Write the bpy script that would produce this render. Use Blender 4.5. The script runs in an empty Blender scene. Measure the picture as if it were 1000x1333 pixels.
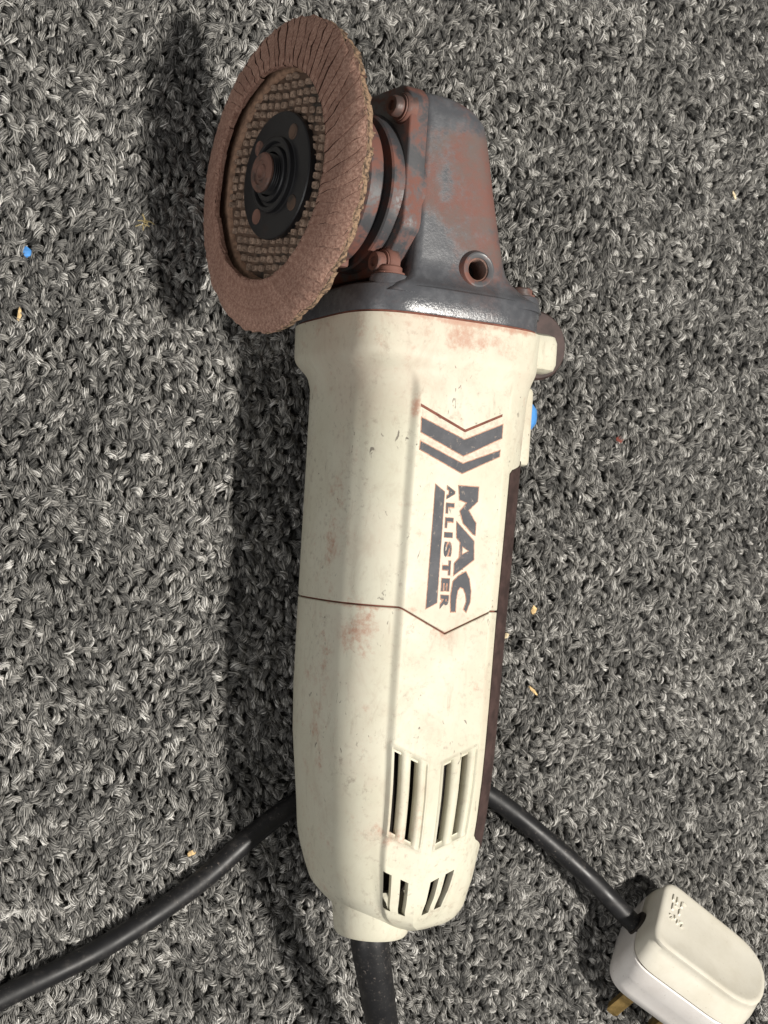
import bpy, bmesh, math, random
import numpy as np
from math import sin, cos, pi, radians, sqrt, atan2
from mathutils import Vector, Matrix
from mathutils.bvhtree import BVHTree
from mathutils.geometry import tessellate_polygon

random.seed(7)
rng = np.random.default_rng(11)
MM = 0.001
scene = bpy.context.scene
COL = scene.collection

# ------------------------------------------------------------------ camera
TILT = radians(26.0)
cam_d = bpy.data.cameras.new("camera")
cam = bpy.data.objects.new("camera", cam_d)
COL.objects.link(cam)
cam_d.sensor_fit = 'VERTICAL'
cam_d.sensor_height = 36.0
cam_d.lens = 36.0 * 1900.0 / 1333.0
cam_d.clip_start = 0.02
cam_d.clip_end = 50.0
v_dir = Vector((-sin(TILT), 0, cos(TILT)))
cam_loc = Vector((0, 0, 28)) + 540.0 * v_dir
Mc = Matrix((Vector((cos(TILT), 0, sin(TILT))), Vector((0, 1, 0)), v_dir)).transposed().to_4x4()
Mc.translation = cam_loc * MM
cam.matrix_world = Mc
scene.camera = cam

# ------------------------------------------------------------------ world and lamp
world = bpy.data.worlds.new("World")
scene.world = world
world.use_nodes = True
bg = world.node_tree.nodes["Background"]
bg.inputs[0].default_value = (1.0, 0.98, 0.95, 1)
bg.inputs[1].default_value = 0.145

def area_lamp(name, direction, dist, size, power, color):
    ld = bpy.data.lights.new(name, 'AREA')
    ld.shape = 'DISK'; ld.size = size; ld.energy = power; ld.color = color
    lo = bpy.data.objects.new(name, ld)
    COL.objects.link(lo)
    d = Vector(direction).normalized()
    lo.location = d * dist
    lo.rotation_euler = d.to_track_quat('Z', 'Y').to_euler()
    return lo

EL, AZ = radians(71), radians(-26)
area_lamp("ceiling_lamp", (cos(EL) * cos(AZ), cos(EL) * sin(AZ), sin(EL)), 1.7, 0.12, 40.0, (1.0, 0.955, 0.885))
area_lamp("fill_lamp", (-.80, -.32, .52), 1.6, 1.0, 7.0, (1.0, 0.985, 0.97))  # soft fill added low on the left to lift body flank and disc face

scene.view_settings.view_transform = 'Standard'
scene.view_settings.look = 'None'
scene.view_settings.exposure = 0.14
scene.view_settings.gamma = 1.0
scene.view_settings.use_curve_mapping = False
scene.render.engine = 'CYCLES'
scene.cycles.use_denoising = True
scene.cycles.denoiser = 'OPENIMAGEDENOISE'
scene.cycles.max_bounces = 6
scene.cycles.diffuse_bounces = 3
scene.cycles.glossy_bounces = 3

# ------------------------------------------------------------------ helpers
def tag(o, label=None, cat=None, group=None, kind=None):
    if label: o["label"] = label
    if cat: o["category"] = cat
    if group: o["group"] = group
    if kind: o["kind"] = kind
    return o

def empty(name, mat=None):
    o = bpy.data.objects.new(name, None)
    o.empty_display_size = 0.02
    COL.objects.link(o)
    if mat is not None: o.matrix_world = mat
    return o

def meshdata(name, verts, faces, mats, smooth=True, fmat=None, sharp=None):
    me = bpy.data.meshes.new(name)
    me.from_pydata((np.asarray(verts, float) * MM).tolist(), [], [tuple(int(i) for i in f) for f in faces])
    for m in (mats if isinstance(mats, (list, tuple)) else [mats]): me.materials.append(m)
    if fmat is not None: me.polygons.foreach_set("material_index", np.asarray(fmat, np.int32))
    bm = bmesh.new(); bm.from_mesh(me)
    bmesh.ops.recalc_face_normals(bm, faces=bm.faces)
    bm.to_mesh(me); bm.free()
    if smooth:
        me.polygons.foreach_set("use_smooth", [True] * len(me.polygons))
        if sharp is not None: me.set_sharp_from_angle(angle=radians(sharp))
    me.update()
    return me

def link(name, me, parent=None, loc=None):
    o = bpy.data.objects.new(name, me)
    COL.objects.link(o)
    if parent is not None: o.parent = parent
    if loc is not None: o.location = loc
    return o

def mk(name, verts, faces, mats, parent=None, smooth=True, fmat=None, sharp=35):
    return link(name, meshdata(name, verts, faces, mats, smooth, fmat, sharp), parent)

def smooth01(x):
    x = np.clip(x, 0, 1); return x * x * (3 - 2 * x)

def loft(rings, cap0=True, cap1=True):
    """rings: list of (n,3) arrays, closed; returns verts, faces"""
    n = len(rings[0]); V = np.concatenate(rings); F = []
    for i in range(len(rings) - 1):
        a, b = i * n, (i + 1) * n
        for j in range(n):
            k = (j + 1) % n
            F.append((a + j, a + k, b + k, b + j))
    if cap0: F.append(tuple(range(n - 1, -1, -1)))
    if cap1: F.append(tuple(range((len(rings) - 1) * n, len(rings) * n)))
    return V, F

def lathe(profile, center, axis, ref, n=64, cap=True, cap0=None):
    """profile list of (h along axis, radius)"""
    ax = np.array(axis, float); rf = np.array(ref, float); bn = np.cross(ax, rf)
    th = np.linspace(0, 2 * pi, n, endpoint=False)
    rings = [np.array(center) + h * ax + r * (np.cos(th)[:, None] * rf + np.sin(th)[:, None] * bn) for h, r in profile]
    return loft(rings, cap if cap0 is None else cap0, cap)

def tube(pts, radii, n=16, sub=8, cap=True):
    """smooth tube through pts (Catmull-Rom)"""
    P = np.asarray(pts, float); R = np.broadcast_to(np.asarray(radii, float), (len(P),))
    Q, RR = [], []
    E = np.vstack([2 * P[0] - P[1], P, 2 * P[-1] - P[-2]])
    for i in range(len(P) - 1):
        p0, p1, p2, p3 = E[i], E[i + 1], E[i + 2], E[i + 3]
        for t in np.linspace(0, 1, sub, endpoint=False):
            Q.append(0.5 * ((2 * p1) + (-p0 + p2) * t + (2 * p0 - 5 * p1 + 4 * p2 - p3) * t * t + (-p0 + 3 * p1 - 3 * p2 + p3) * t ** 3))
            RR.append(R[i] * (1 - t) + R[i + 1] * t)
    Q.append(P[-1]); RR.append(R[-1]); Q = np.array(Q)
    T = np.gradient(Q, axis=0); T /= np.linalg.norm(T, axis=1)[:, None]
    up = np.array([0, 0, 1.0])
    if abs(T[0] @ up) > .9: up = np.array([1.0, 0, 0])
    th = np.linspace(0, 2 * pi, n, endpoint=False); rings = []
    for q, t, r in zip(Q, T, RR):
        up = up - (up @ t) * t; up /= np.linalg.norm(up)
        s = np.cross(t, up)
        rings.append(q + r * (np.cos(th)[:, None] * up + np.sin(th)[:, None] * s))
    return loft(rings, cap, cap)

def merge(parts):
    V, F, o = [], [], 0
    for v, f in parts:
        V.append(np.asarray(v, float)); F += [tuple(i + o for i in q) for q in f]; o += len(v)
    return np.concatenate(V), F

# ------------------------------------------------------------------ materials
class NT:
    def __init__(s, name):
        s.m = bpy.data.materials.new(name); s.m.use_nodes = True
        s.t = s.m.node_tree; s.t.nodes.clear()
        s.out = s.n('ShaderNodeOutputMaterial'); s.b = s.n('ShaderNodeBsdfPrincipled')
        s.l(s.b.outputs[0], s.out.inputs[0])
        s.co = s.n('ShaderNodeTexCoord').outputs['Object']
    def n(s, t, **k):
        x = s.t.nodes.new(t)
        for a, b in k.items(): setattr(x, a, b)
        return x
    def l(s, a, b): s.t.links.new(a, b)
    def put(s, inp, v):
        if isinstance(v, bpy.types.NodeSocket): s.l(v, inp)
        elif isinstance(v, tuple) and len(v) == 3 and inp.type == 'RGBA': inp.default_value = (*v, 1)
        else: inp.default_value = v
    def noise(s, scale, detail=4, rough=.6, stretch=None, offset=None, dist=0):
        v = s.co
        if stretch or offset:
            mp = s.n('ShaderNodeMapping'); s.l(v, mp.inputs[0])
            if stretch: mp.inputs['Scale'].default_value = stretch
            if offset: mp.inputs['Location'].default_value = offset
            v = mp.outputs[0]
        x = s.n('ShaderNodeTexNoise'); s.l(v, x.inputs['Vector'])
        x.inputs['Scale'].default_value = scale; x.inputs['Detail'].default_value = detail
        x.inputs['Roughness'].default_value = rough; x.inputs['Distortion'].default_value = dist
        return x.outputs[0]
    def ramp(s, f, lo, hi, a=0., b=1.):
        x = s.n('ShaderNodeMapRange'); x.interpolation_type = 'SMOOTHSTEP'
        s.put(x.inputs[0], f); x.inputs[1].default_value = lo; x.inputs[2].default_value = hi
        x.inputs[3].default_value = a; x.inputs[4].default_value = b
        return x.outputs[0]
    def math(s, op, a, b=None):
        x = s.n('ShaderNodeMath', operation=op); s.put(x.inputs[0], a)
        if b is not None: s.put(x.inputs[1], b)
        return x.outputs[0]
    def mix(s, f, a, b):
        x = s.n('ShaderNodeMix', data_type='RGBA'); s.put(x.inputs[0], f); s.put(x.inputs[6], a); s.put(x.inputs[7], b)
        return x.outputs[2]
    def spot(s, p, r, soft=1.0):
        """1 at p falling to 0 at r (mm, object space, r may be a 3-tuple)"""
        rr = r if isinstance(r, tuple) else (r, r, r)
        sub = s.n('ShaderNodeVectorMath', operation='SUBTRACT'); s.l(s.co, sub.inputs[0]); sub.inputs[1].default_value = [c * MM for c in p]
        dv = s.n('ShaderNodeVectorMath', operation='DIVIDE'); s.l(sub.outputs[0], dv.inputs[0]); dv.inputs[1].default_value = [c * MM for c in rr]
        ln = s.n('ShaderNodeVectorMath', operation='LENGTH'); s.l(dv.outputs[0], ln.inputs[0])
        return s.ramp(ln.outputs['Value'], 1.0, 1.0 - soft)
    def bump(s, h, strength, dist=0.0003):
        x = s.n('ShaderNodeBump'); s.l(h, x.inputs['Height']); x.inputs['Strength'].default_value = strength; x.inputs['Distance'].default_value = dist
        s.l(x.outputs[0], s.b.inputs['Normal'])
    def done(s, color, rough, metal=0., spec=.5):
        s.put(s.b.inputs['Base Color'], color); s.put(s.b.inputs['Roughness'], rough)
        s.put(s.b.inputs['Metallic'], metal); s.b.inputs['Specular IOR Level'].default_value = spec
        return s.m

def simple(name, color, rough, spec=.5, metal=0, var=.25, scale=300, bump=0.0):
    t = NT(name)
    f = t.noise(scale, 5)
    c = t.mix(t.ramp(f, .3, .7), tuple(x * (1 - var) for x in color), tuple(min(1, x * (1 + var)) for x in color))
    if bump: t.bump(f, bump)
    return t.done(c, rough, metal, spec)

RHO = radians(8.0)
def HtoL(P):
    P = np.asarray(P, float)
    x, y, z = P[..., 0], P[..., 1], P[..., 2]
    return np.stack([cos(RHO) * x - sin(RHO) * z, y, sin(RHO) * x + cos(RHO) * z], -1)

def cream_mat():
    t = NT("worn_cream_plastic")
    base = t.mix(t.ramp(t.noise(22, 5), .35, .7), (.588, .568, .462), (.522, .50, .392))
    # fine grime specks and smears
    g = t.math('MULTIPLY', t.ramp(t.noise(420, 6, .7), .52, .72), t.ramp(t.noise(45, 4, offset=(3, 1, 2)), .38, .62))
    base = t.mix(t.math('MULTIPLY', g, .55), base, (.22, .17, .135))
    g2 = t.ramp(t.noise(130, 7, .75, stretch=(1.4, .45, 1.4), dist=.6), .56, .72)
    base = t.mix(t.math('MULTIPLY', g2, .5), base, (.31, .25, .19))
    sm = t.math('MULTIPLY', t.ramp(t.noise(75, 7, .78, stretch=(1.0, .55, 1.0), offset=(9, 3, 4), dist=1.2), .50, .70), .34)
    base = t.mix(sm, base, (.40, .34, .265))
    # dark scuffs
    sc = t.math('MULTIPLY', t.ramp(t.noise(260, 3, .5, stretch=(1.6, .7, 1), offset=(.3, .1, 0), dist=1.6), .67, .71), t.ramp(t.noise(30, 2, offset=(7, 2, 5)), .42, .56))
    base = t.mix(t.math('MULTIPLY', sc, .75), base, (.08, .065, .055))
    # red-brown dust: explicit stains
    red = None
    stains = [((-9, -10.5, 37), (17, 9, 14), .95), ((6, -11, 37), (10, 6, 14), .7), ((-28, -9, 28), (12, 7, 14), .6), ((-34, -112, 22), (9, 17, 14), .9), ((-25, -20, 30), (9, 9, 10), .4),
              ((-38, -6, 10), (10, 12, 30), .7), ((-36, -150, -2), (8, 55, 16), .35), ((-32, -190, 0), (9, 22, 16), .3), ((-35, -135, 6), (7, 60, 14), .3),
              ((-22, -48, 32), (4, 14, 6), .35), ((-24, -34, 31), (2.0, 7, 5), 1.0), ((20, -106, 30), (8, 4, 8), .5), ((-5, -111, 35), (14, 4, 12), .55), ((-15, -42, 33), (10, 14, 8), .35), ((-12, -62, 33), (14, 4, 10), .3), ((-18, -181, 27), (14, 6, 12), .5), ((4, -184, 28), (12, 6, 12), .4), ((-30, -103.5, 20), (30, 1.8, 30), .8),
              ((-30, -7, 28), (3, 4, 6), 1.2), ((41, -9, 15), (9, 9, 12), .55), ((-37, -80, 5), (6, 40, 12), .5), ((-2, -5, 38), (60, 2.8, 40), 1.1)]
    n1 = t.noise(120, 7, .72, offset=(1, 4, 9)); n2 = t.noise(600, 4, .7)
    for p, r, k in stains:
        m = t.math('MULTIPLY', t.spot(p, r), k)
        m = t.ramp(t.math('ADD', t.math('MULTIPLY', m, .62), t.math('ADD', t.math('MULTIPLY', n1, 2.0), t.math('MULTIPLY', n2, .8))), 1.54, 2.15)
        red = m if red is None else t.math('MAXIMUM', red, m)
    base = t.mix(t.math("MULTIPLY", red, .72), base, (.38, .155, .095))
    # faint rose film over everything
    base = t.mix(t.ramp(t.noise(14, 6, .7, offset=(5, 5, 1)), .46, .72, 0, .34), base, (.47, .33, .26))
    t.bump(t.noise(900, 3), .12, .0002)
    rough = t.ramp(t.noise(60, 5), .3, .7, .50, .68)
    return t.done(base, rough, 0, .38)

def gear_mat():
    t = NT("dusty_grey_casting")
    n1 = t.noise(38, 7, .66, offset=(.2, .5, 0)); n2 = t.noise(500, 5, .7)
    paint = t.mix(t.ramp(t.noise(200, 5), .4, .7), (.068, .071, .079), (.10, .103, .112))
    dustc = t.mix(t.ramp(t.noise(90, 6, .7, offset=(4, 0, 2)), .35, .65), (.155, .070, .056), (.118, .084, .075))
    m = t.ramp(t.math('ADD', n1, t.math('MULTIPLY', n2, .18)), .50, .66)
    # the dust lies on the flat of the head, in the corners round the boss; wiped near the flange and at two worn patches
    face = t.spot((-2, 47, 32), (34, 36, 22), .55)
    cor = t.spot((0, 22, 34), (20, 9, 12), .8)
    low = t.spot((26, 12, 24), (12, 8, 16), .8)
    add = t.math('MAXIMUM', t.math('MULTIPLY', face, .8), t.math('MAXIMUM', cor, low))
    wipe = t.math('MAXIMUM', t.spot((-17, 42, 32), (5, 9, 9), .7), t.spot((-10, 65, 31), (26, 6.5, 12), .7))
    wipe = t.math('MAXIMUM', wipe, t.spot((-22, 18, 30), (10, 18, 10), .7))
    a = t.math('SUBTRACT', t.math('ADD', t.math('MULTIPLY', add, .30), n1), t.math('MULTIPLY', wipe, .25))
    m = t.ramp(t.math('ADD', a, t.math('MULTIPLY', n2, .55)), .75, 1.10)
    c = t.mix(m, paint, dustc)
    sx = t.n('ShaderNodeSeparateXYZ'); t.l(t.co, sx.inputs[0])
    low2 = t.ramp(sx.outputs[1], .014, .006)
    m = t.math('MULTIPLY', m, t.math('SUBTRACT', 1.0, t.math('MULTIPLY', low2, .7)))
    c = t.mix(m, paint, dustc)
    r = t.math('SUBTRACT', t.math('ADD', t.math('MULTIPLY', m, .40), .36), t.math('MULTIPLY', low2, .14))
    t.bump(t.math('ADD', t.noise(260, 6, .6), t.math('MULTIPLY', t.noise(1100, 4, .7), .7)), .3, .0004)
    return t.done(c, r, 0, .5)

def dusty_metal(name, col=(.09, .09, .095), dust=(.17, .072, .055), lo=.45, hi=.6, rough=.35, metal=.0):
    t = NT(name)
    m = t.ramp(t.math('ADD', t.noise(70, 6, .7), t.math('MULTIPLY', t.noise(500, 4), .15)), lo + .07, hi + .07)
    t.bump(t.noise(300, 5), .15, .0003)
    return t.done(t.mix(m, col, dust), t.math('ADD', t.math('MULTIPLY', m, .4), rough), metal, .5)

def abrasive_mat():
    t = NT("rust_brown_abrasive")
    n = t.noise(900, 5, .75)
    c = t.mix(t.ramp(n, .3, .72), (.26, .135, .10), (.64, .41, .32))
    sp = t.ramp(t.noise(1500, 2, .5, offset=(2, 2, 1)), .63, .72)
    c = t.mix(t.math('MULTIPLY', sp, .6), c, (.55, .40, .32))
    c = t.mix(t.ramp(t.noise(60, 5, .7), .45, .72, 0, .45), c, (.27, .14, .10))
    oi = t.n('ShaderNodeObjectInfo')
    c = t.mix(t.ramp(oi.outputs['Random'], 0, 1, 0, .2), c, (.11, .05, .037))
    t.bump(n, .8, .0006)
    return t.done(c, .9, 0, .25)

def cloth_mat():
    t = NT("frayed_cloth_edge")
    n = t.noise(700, 5, .7)
    c = t.mix(t.ramp(n, .38, .62), (.05, .036, .028), (.30, .20, .13))
    t.bump(n, .8, .0006)
    return t.done(c, .9, 0, .2)

M = {}
M['cream'] = cream_mat()
M['gear'] = gear_mat()
M['abr'] = abrasive_mat()
M['cloth'] = cloth_mat()
M['dusty'] = dusty_metal("dusty_steel", rough=.3)
M['dustier'] = dusty_metal("red_dusted_steel", (.07, .05, .046), (.165, .074, .056), .36, .56, .38)
M['cover'] = dusty_metal("red_dusted_cover", (.052, .053, .058), (.16, .068, .052), .42, .60, .42)
M['nut'] = dusty_metal("black_lock_nut_steel", (.016, .016, .018), (.06, .038, .03), .62, .85, .38)
M['spindle'] = dusty_metal("dusted_spindle_steel", (.10, .07, .06), (.24, .13, .10), .35, .55, .4, .3)
M['rust'] = simple("red_brown_dust", (.17, .065, .045), .85, .3)
M['rustlight'] = simple("pale_red_dust", (.42, .235, .165), .85, .3, var=.35, scale=900)
M['rosefilm'] = simple("rose_dust_film", (.565, .495, .40), .7, .4, var=.16, scale=700)
M['holerim'] = dusty_metal("worn_hole_rim", (.03, .024, .02), (.13, .08, .055), .40, .6, .4)
M['flapside'] = simple("dark_flap_edge", (.075, .041, .030), .9, .2, var=.5, scale=900)  # leading edges coloured dark to hide the light streaks they catch
M['weave'] = simple("glass_fibre_weave", (.31, .22, .165), .75, .3, var=.45, scale=500, bump=.4)
M['tan'] = simple("tan_resin_ring", (.30, .185, .125), .8, .3, var=.35, scale=500, bump=.3)
M['dark'] = simple("dark_inside", (.018, .014, .011), .7, .3)
M['grip'] = simple("brown_dusted_grip", (.046, .027, .024), .6, .4, var=.35, scale=180, bump=.15)
M['blue'] = simple("blue_plastic", (.075, .27, .64), .4, .5, var=.15)
M['rubber'] = None

def print_mat():
    t = NT("slate_print")
    n = t.noise(500, 5, .75)
    c = t.mix(t.ramp(t.noise(160, 5, .7), .35, .7), (.040, .042, .050), (.066, .067, .076))
    c = t.mix(t.ramp(n, .58, .72, 0, .8), c, (.36, .29, .23))
    c = t.mix(t.ramp(t.noise(90, 6, .75, offset=(3, 3, 3)), .60, .72, 0, .7), c, (.33, .22, .17))
    return t.done(c, .6, 0, .4)
M['print'] = print_mat()

def rubber_mat():
    t = NT("black_rubber")
    n = t.noise(220, 6, .7, stretch=(1, 1, 1))
    c = t.mix(t.ramp(n, .5, .8), (.009, .009, .010), (.05, .046, .043))
    c = t.mix(t.math('MULTIPLY', t.ramp(t.noise(900, 4, .7), .58, .7), t.ramp(t.noise(60, 4), .45, .65)), c, (.14, .12, .105))
    t.bump(n, .1, .0003)
    return t.done(c, t.ramp(t.noise(90, 4), .3, .7, .38, .56), 0, .45)
M['rubber'] = rubber_mat()

def plug_mat(name, a, b):
    t = NT(name)
    c = t.mix(t.ramp(t.noise(35, 6, .7), .35, .7), a, b)
    sp = t.ramp(t.noise(900, 3, .6), .64, .74)
    c = t.mix(t.math('MULTIPLY', sp, .3), c, (.2, .16, .12))
    gr = t.ramp(t.noise(110, 7, .75), .6, .75)
    c = t.mix(t.math('MULTIPLY', gr, .25), c, (.34, .27, .2))
    t.bump(t.noise(1200, 3), .12, .0002)
    return t.done(c, .42, 0, .45)
M['plug_cover'] = plug_mat("aged_ivory_plastic", (.66, .63, .545), (.58, .545, .455))
M['plug_base'] = plug_mat("white_plug_plastic", (.80, .77, .74), (.72, .68, .645))
M['brass'] = simple("dull_brass", (.50, .34, .13), .4, .5, .8, .3, 400)

# ------------------------------------------------------------------ carpet
def carpet():
    t = NT("carpet_backing_dark")
    bk = t.done(t.mix(t.ramp(t.noise(700, 4), .35, .65), (.03, .03, .029), (.09, .088, .083)), .95, 0, .1)
    x0, x1, y0, y1 = -420, 560, -560, 560
    base = mk("carpet", [(x0, y0, -3.2), (x1, y0, -3.2), (x1, y1, -3.2), (x0, y1, -3.2)], [(0, 1, 2, 3)], bk, smooth=False)
    tag(base, "dark grey heathered loop pile carpet under the tool", None, None, "structure")
    # yarn material: heathered fibres, each loop its own brightness
    t = NT("heathered_grey_yarn")
    a1 = t.n('ShaderNodeAttribute', attribute_name="lum", attribute_type='INSTANCER')
    a2 = t.n('ShaderNodeAttribute', attribute_name="shade", attribute_type='GEOMETRY')
    f = t.math('MULTIPLY', a1.outputs['Fac'], a2.outputs['Fac'])
    cr = t.n('ShaderNodeValToRGB'); t.l(f, cr.inputs[0])
    el = cr.color_ramp.elements
    el[0].position = 0; el[0].color = (.012, .012, .0115, 1)
    el[1].position = 1; el[1].color = (.76, .745, .71, 1)
    for p, c in ((.25, (.074, .073, .070)), (.5, (.200, .195, .184)), (.75, (.42, .408, .380))):
        e = el.new(p); e.color = (*c, 1)
    yarn = t.done(cr.outputs[0], .8, 0, .25)
    src = bpy.data.collections.new("carpet_loop_shapes")
    NV = 16
    for k in range(NV):
        V, F, sh = [], [], []
        w = rng.uniform(1.9, 3.3); h = rng.uniform(1.7, 2.5); lean = rng.uniform(-.9, .9); yr = rng.uniform(.85, 1.15)
        kind = k % 4
        nf = 28; seg = 10; tw = rng.uniform(1.5, 4.5) * rng.choice([-1, 1])
        skew = rng.uniform(-1.2, 1.2)
        for i in range(nf):
            r0 = yr * sqrt(rng.uniform(0.02, 1)); p0 = rng.uniform(0, 2 * pi); fr = rng.uniform(.08, .16)
            wob = rng.uniform(-.38, .38, (3, 2))
            tt = np.linspace(-.02, 1.02, seg); ang = pi * (1 - tt)
            cx = w / 2 * np.cos(ang); cz = h * np.sin(ang) ** .8 if True else 0
            cz = h * np.clip(np.sin(ang), 0, 1) ** .6
            cy = lean * np.sin(ang) + skew * (tt - .5)
            # yarn frame: radial (in arch plane) and y
            rad = np.stack([np.cos(ang), 0 * ang, np.sin(ang)], 1)
            ph = p0 + tw * tt
            off = r0 * (np.cos(ph)[:, None] * rad + np.sin(ph)[:, None] * np.array([[0, 1, 0]]))
            C = np.stack([cx, cy, cz], 1) + off
            C[:, 1] += wob[0, 0] * np.sin(5 * tt + wob[0, 1] * 9); C[:, 2] += .6 * wob[1, 0] * np.sin(7 * tt + wob[1, 1] * 9)
            if i % 7 == 0: fr = .06; C[:, 1] += rng.uniform(-.7, .7) * np.sin(pi * tt); C[:, 2] += rng.uniform(.1, .6) * np.sin(pi * tt)
            if kind == 3 and i % 4 == 0:          # a loose fibre standing off
                C[:, 1] += rng.uniform(-.9, .9) * np.sin(pi * tt); C[:, 2] += .5 * np.sin(pi * tt)
            T = np.gradient(C, axis=0); T /= np.linalg.norm(T, axis=1)[:, None]
            b0 = len(V)
            s_ = float(np.clip(rng.normal(1.0, .30), .35, 1.9))
            for c_, t_ in zip(C, T):
                u = np.cross(t_, [0, 1, 0.2]); u /= np.linalg.norm(u); q = np.cross(t_, u)
                for j in range(4):
                    a = j * pi / 2 + .4
                    V.append(c_ + fr * (cos(a) * u + sin(a) * q)); sh.append(s_)
            for s in range(seg - 1):
                for j in range(4):
                    F.append((b0 + s * 4 + j, b0 + s * 4 + (j + 1) % 4, b0 + (s + 1) * 4 + (j + 1) % 4, b0 + (s + 1) * 4 + j))
        me = bpy.data.meshes.new("yarn_loop")
        me.from_pydata((np.array(V) * MM).tolist(), [], F)
        me.polygons.foreach_set("use_smooth", [True] * len(F))
        at = me.attributes.new("shade", 'FLOAT', 'POINT'); at.data.foreach_set("value", np.array(sh, np.float32))
        me.materials.append(yarn)
        src.objects.link(bpy.data.objects.new("yarn_loop_%02d" % k, me))
    # points: rows of tufts with jitter
    px, py = 2.55, 2.35
    X0, X1, Y0, Y1 = -195, 300, -300, 300
    nx, ny = int((X1 - X0) / px), int((Y1 - Y0) / py)
    gx, gy = np.meshgrid(np.arange(nx), np.arange(ny), indexing='ij')
    x = X0 + (gx + .5 * (gy % 2)) * px; y = Y0 + gy * py
    x = (x + rng.normal(0, .65, x.shape)).ravel(); y = (y + 1.2 * np.sin(x.reshape(nx, ny) * .035 + gy * .4) + rng.normal(0, .6, (nx, ny))).ravel()
    n = len(x)
    z = rng.normal(-2.75, .28, n)
    # yarn brightness: mostly mid grey, dark pockets, some pale loops in short runs
    lf = np.sin(x * .061 + 1.3 * np.sin(y * .043)) * np.sin(y * .055 + 2 + 1.1 * np.sin(x * .05))
    lum = .49 + .045 * lf + rng.normal(0, .105, n)
    pale = rng.random((nx, ny)) < .11
    run = pale.copy(); run[1:, :] |= pale[:-1, :] & (rng.random((nx - 1, ny)) < .5); run = run.ravel()
    lum[run] += rng.uniform(.08, .28, run.sum())
    dk = rng.random(n) < .10; lum[dk] -= .16
    # one pale run of loops near the lower left corner
    pr = (abs(y + 140) < 1.9) & (x > -150) & (x < -119); lum[pr] = .78
    lum = np.clip(lum, .10, .95)
    me = bpy.data.meshes.new("carpet_loops")
    me.from_pydata((np.stack([x, y, z], 1) * MM).tolist(), [], [])
    A = me.attributes.new("rot", 'FLOAT_VECTOR', 'POINT')
    rz = np.where(rng.random(n) < .75, rng.normal(pi / 2 + .12, .5, n), rng.uniform(0, 2 * pi, n))
    rz = rz + .5 * np.sin(x * .047 + y * .031) * np.sin(y * .058 - x * .02)
    rot = np.stack([rng.normal(0, .2, n) + .18 * np.sin(x * .05) * np.sin(y * .07), rng.normal(0, .2, n) + .15 * np.cos(x * .06 + y * .03), rz], 1)
    A.data.foreach_set("vector", rot.astype(np.float32).ravel())
    A = me.attributes.new("scl", 'FLOAT', 'POINT'); A.data.foreach_set("value", rng.uniform(.92, 1.28, n).astype(np.float32))
    A = me.attributes.new("pick", 'INT', 'POINT'); A.data.foreach_set("value", rng.integers(0, NV, n).astype(np.int32))
    A = me.attributes.new("lum", 'FLOAT', 'POINT'); A.data.foreach_set("value", lum.astype(np.float32))
    o = link("carpet_pile", me)
    tag(o, "grey and black heathered yarn loops of the carpet pile", None, None, "stuff")
    g = bpy.data.node_groups.new("loops", 'GeometryNodeTree')
    g.interface.new_socket("Geometry", in_out='INPUT', socket_type='NodeSocketGeometry')
    g.interface.new_socket("Geometry", in_out='OUTPUT', socket_type='NodeSocketGeometry')
    N = g.nodes; gi = N.new('NodeGroupInput'); go = N.new('NodeGroupOutput')
    ip = N.new('GeometryNodeInstanceOnPoints'); ci = N.new('GeometryNodeCollectionInfo')
    ci.inputs[0].default_value = src
    for s in ci.inputs:
        if s.name in ('Separate Children', 'Reset Children'): s.default_value = True
    def na(name, ty):
        q = N.new('GeometryNodeInputNamedAttribute'); q.data_type = ty; q.inputs[0].default_value = name
        return q.outputs[0]
    L = g.links.new
    L(gi.outputs[0], ip.inputs['Points']); L(ci.outputs[0], ip.inputs['Instance'])
    ip.inputs['Pick Instance'].default_value = True
    L(na("pick", 'INT'), ip.inputs['Instance Index'])
    e2r = N.new('FunctionNodeEulerToRotation'); L(na("rot", 'FLOAT_VECTOR'), e2r.inputs[0]); L(e2r.outputs[0], ip.inputs['Rotation'])
    L(na("scl", 'FLOAT'), ip.inputs['Scale'])
    L(ip.outputs[0], go.inputs[0])
    md = o.modifiers.new("loops", 'NODES'); md.node_group = g
carpet()

# ------------------------------------------------------------------ angle grinder
def rotm(axis, a): return Matrix.Rotation(a, 3, axis)
ROLL, YAW, PITCH = radians(8.8), -radians(3.99), radians(0.8)
Rg = rotm('Z', YAW) @ rotm('X', PITCH) @ rotm('Y', ROLL)
Mg = Rg.to_4x4(); Mg.translation = Vector((10.03, 69.61, 41.5)) * MM
grinder = empty("angle_grinder", Mg)
tag(grinder, "worn cream angle grinder with dusty grey head and brown flap disc", "angle grinder")

def hk(name, V, F, mat, parent=grinder, **k): return mk(name, HtoL(V), F, mat, parent, **k)

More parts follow.
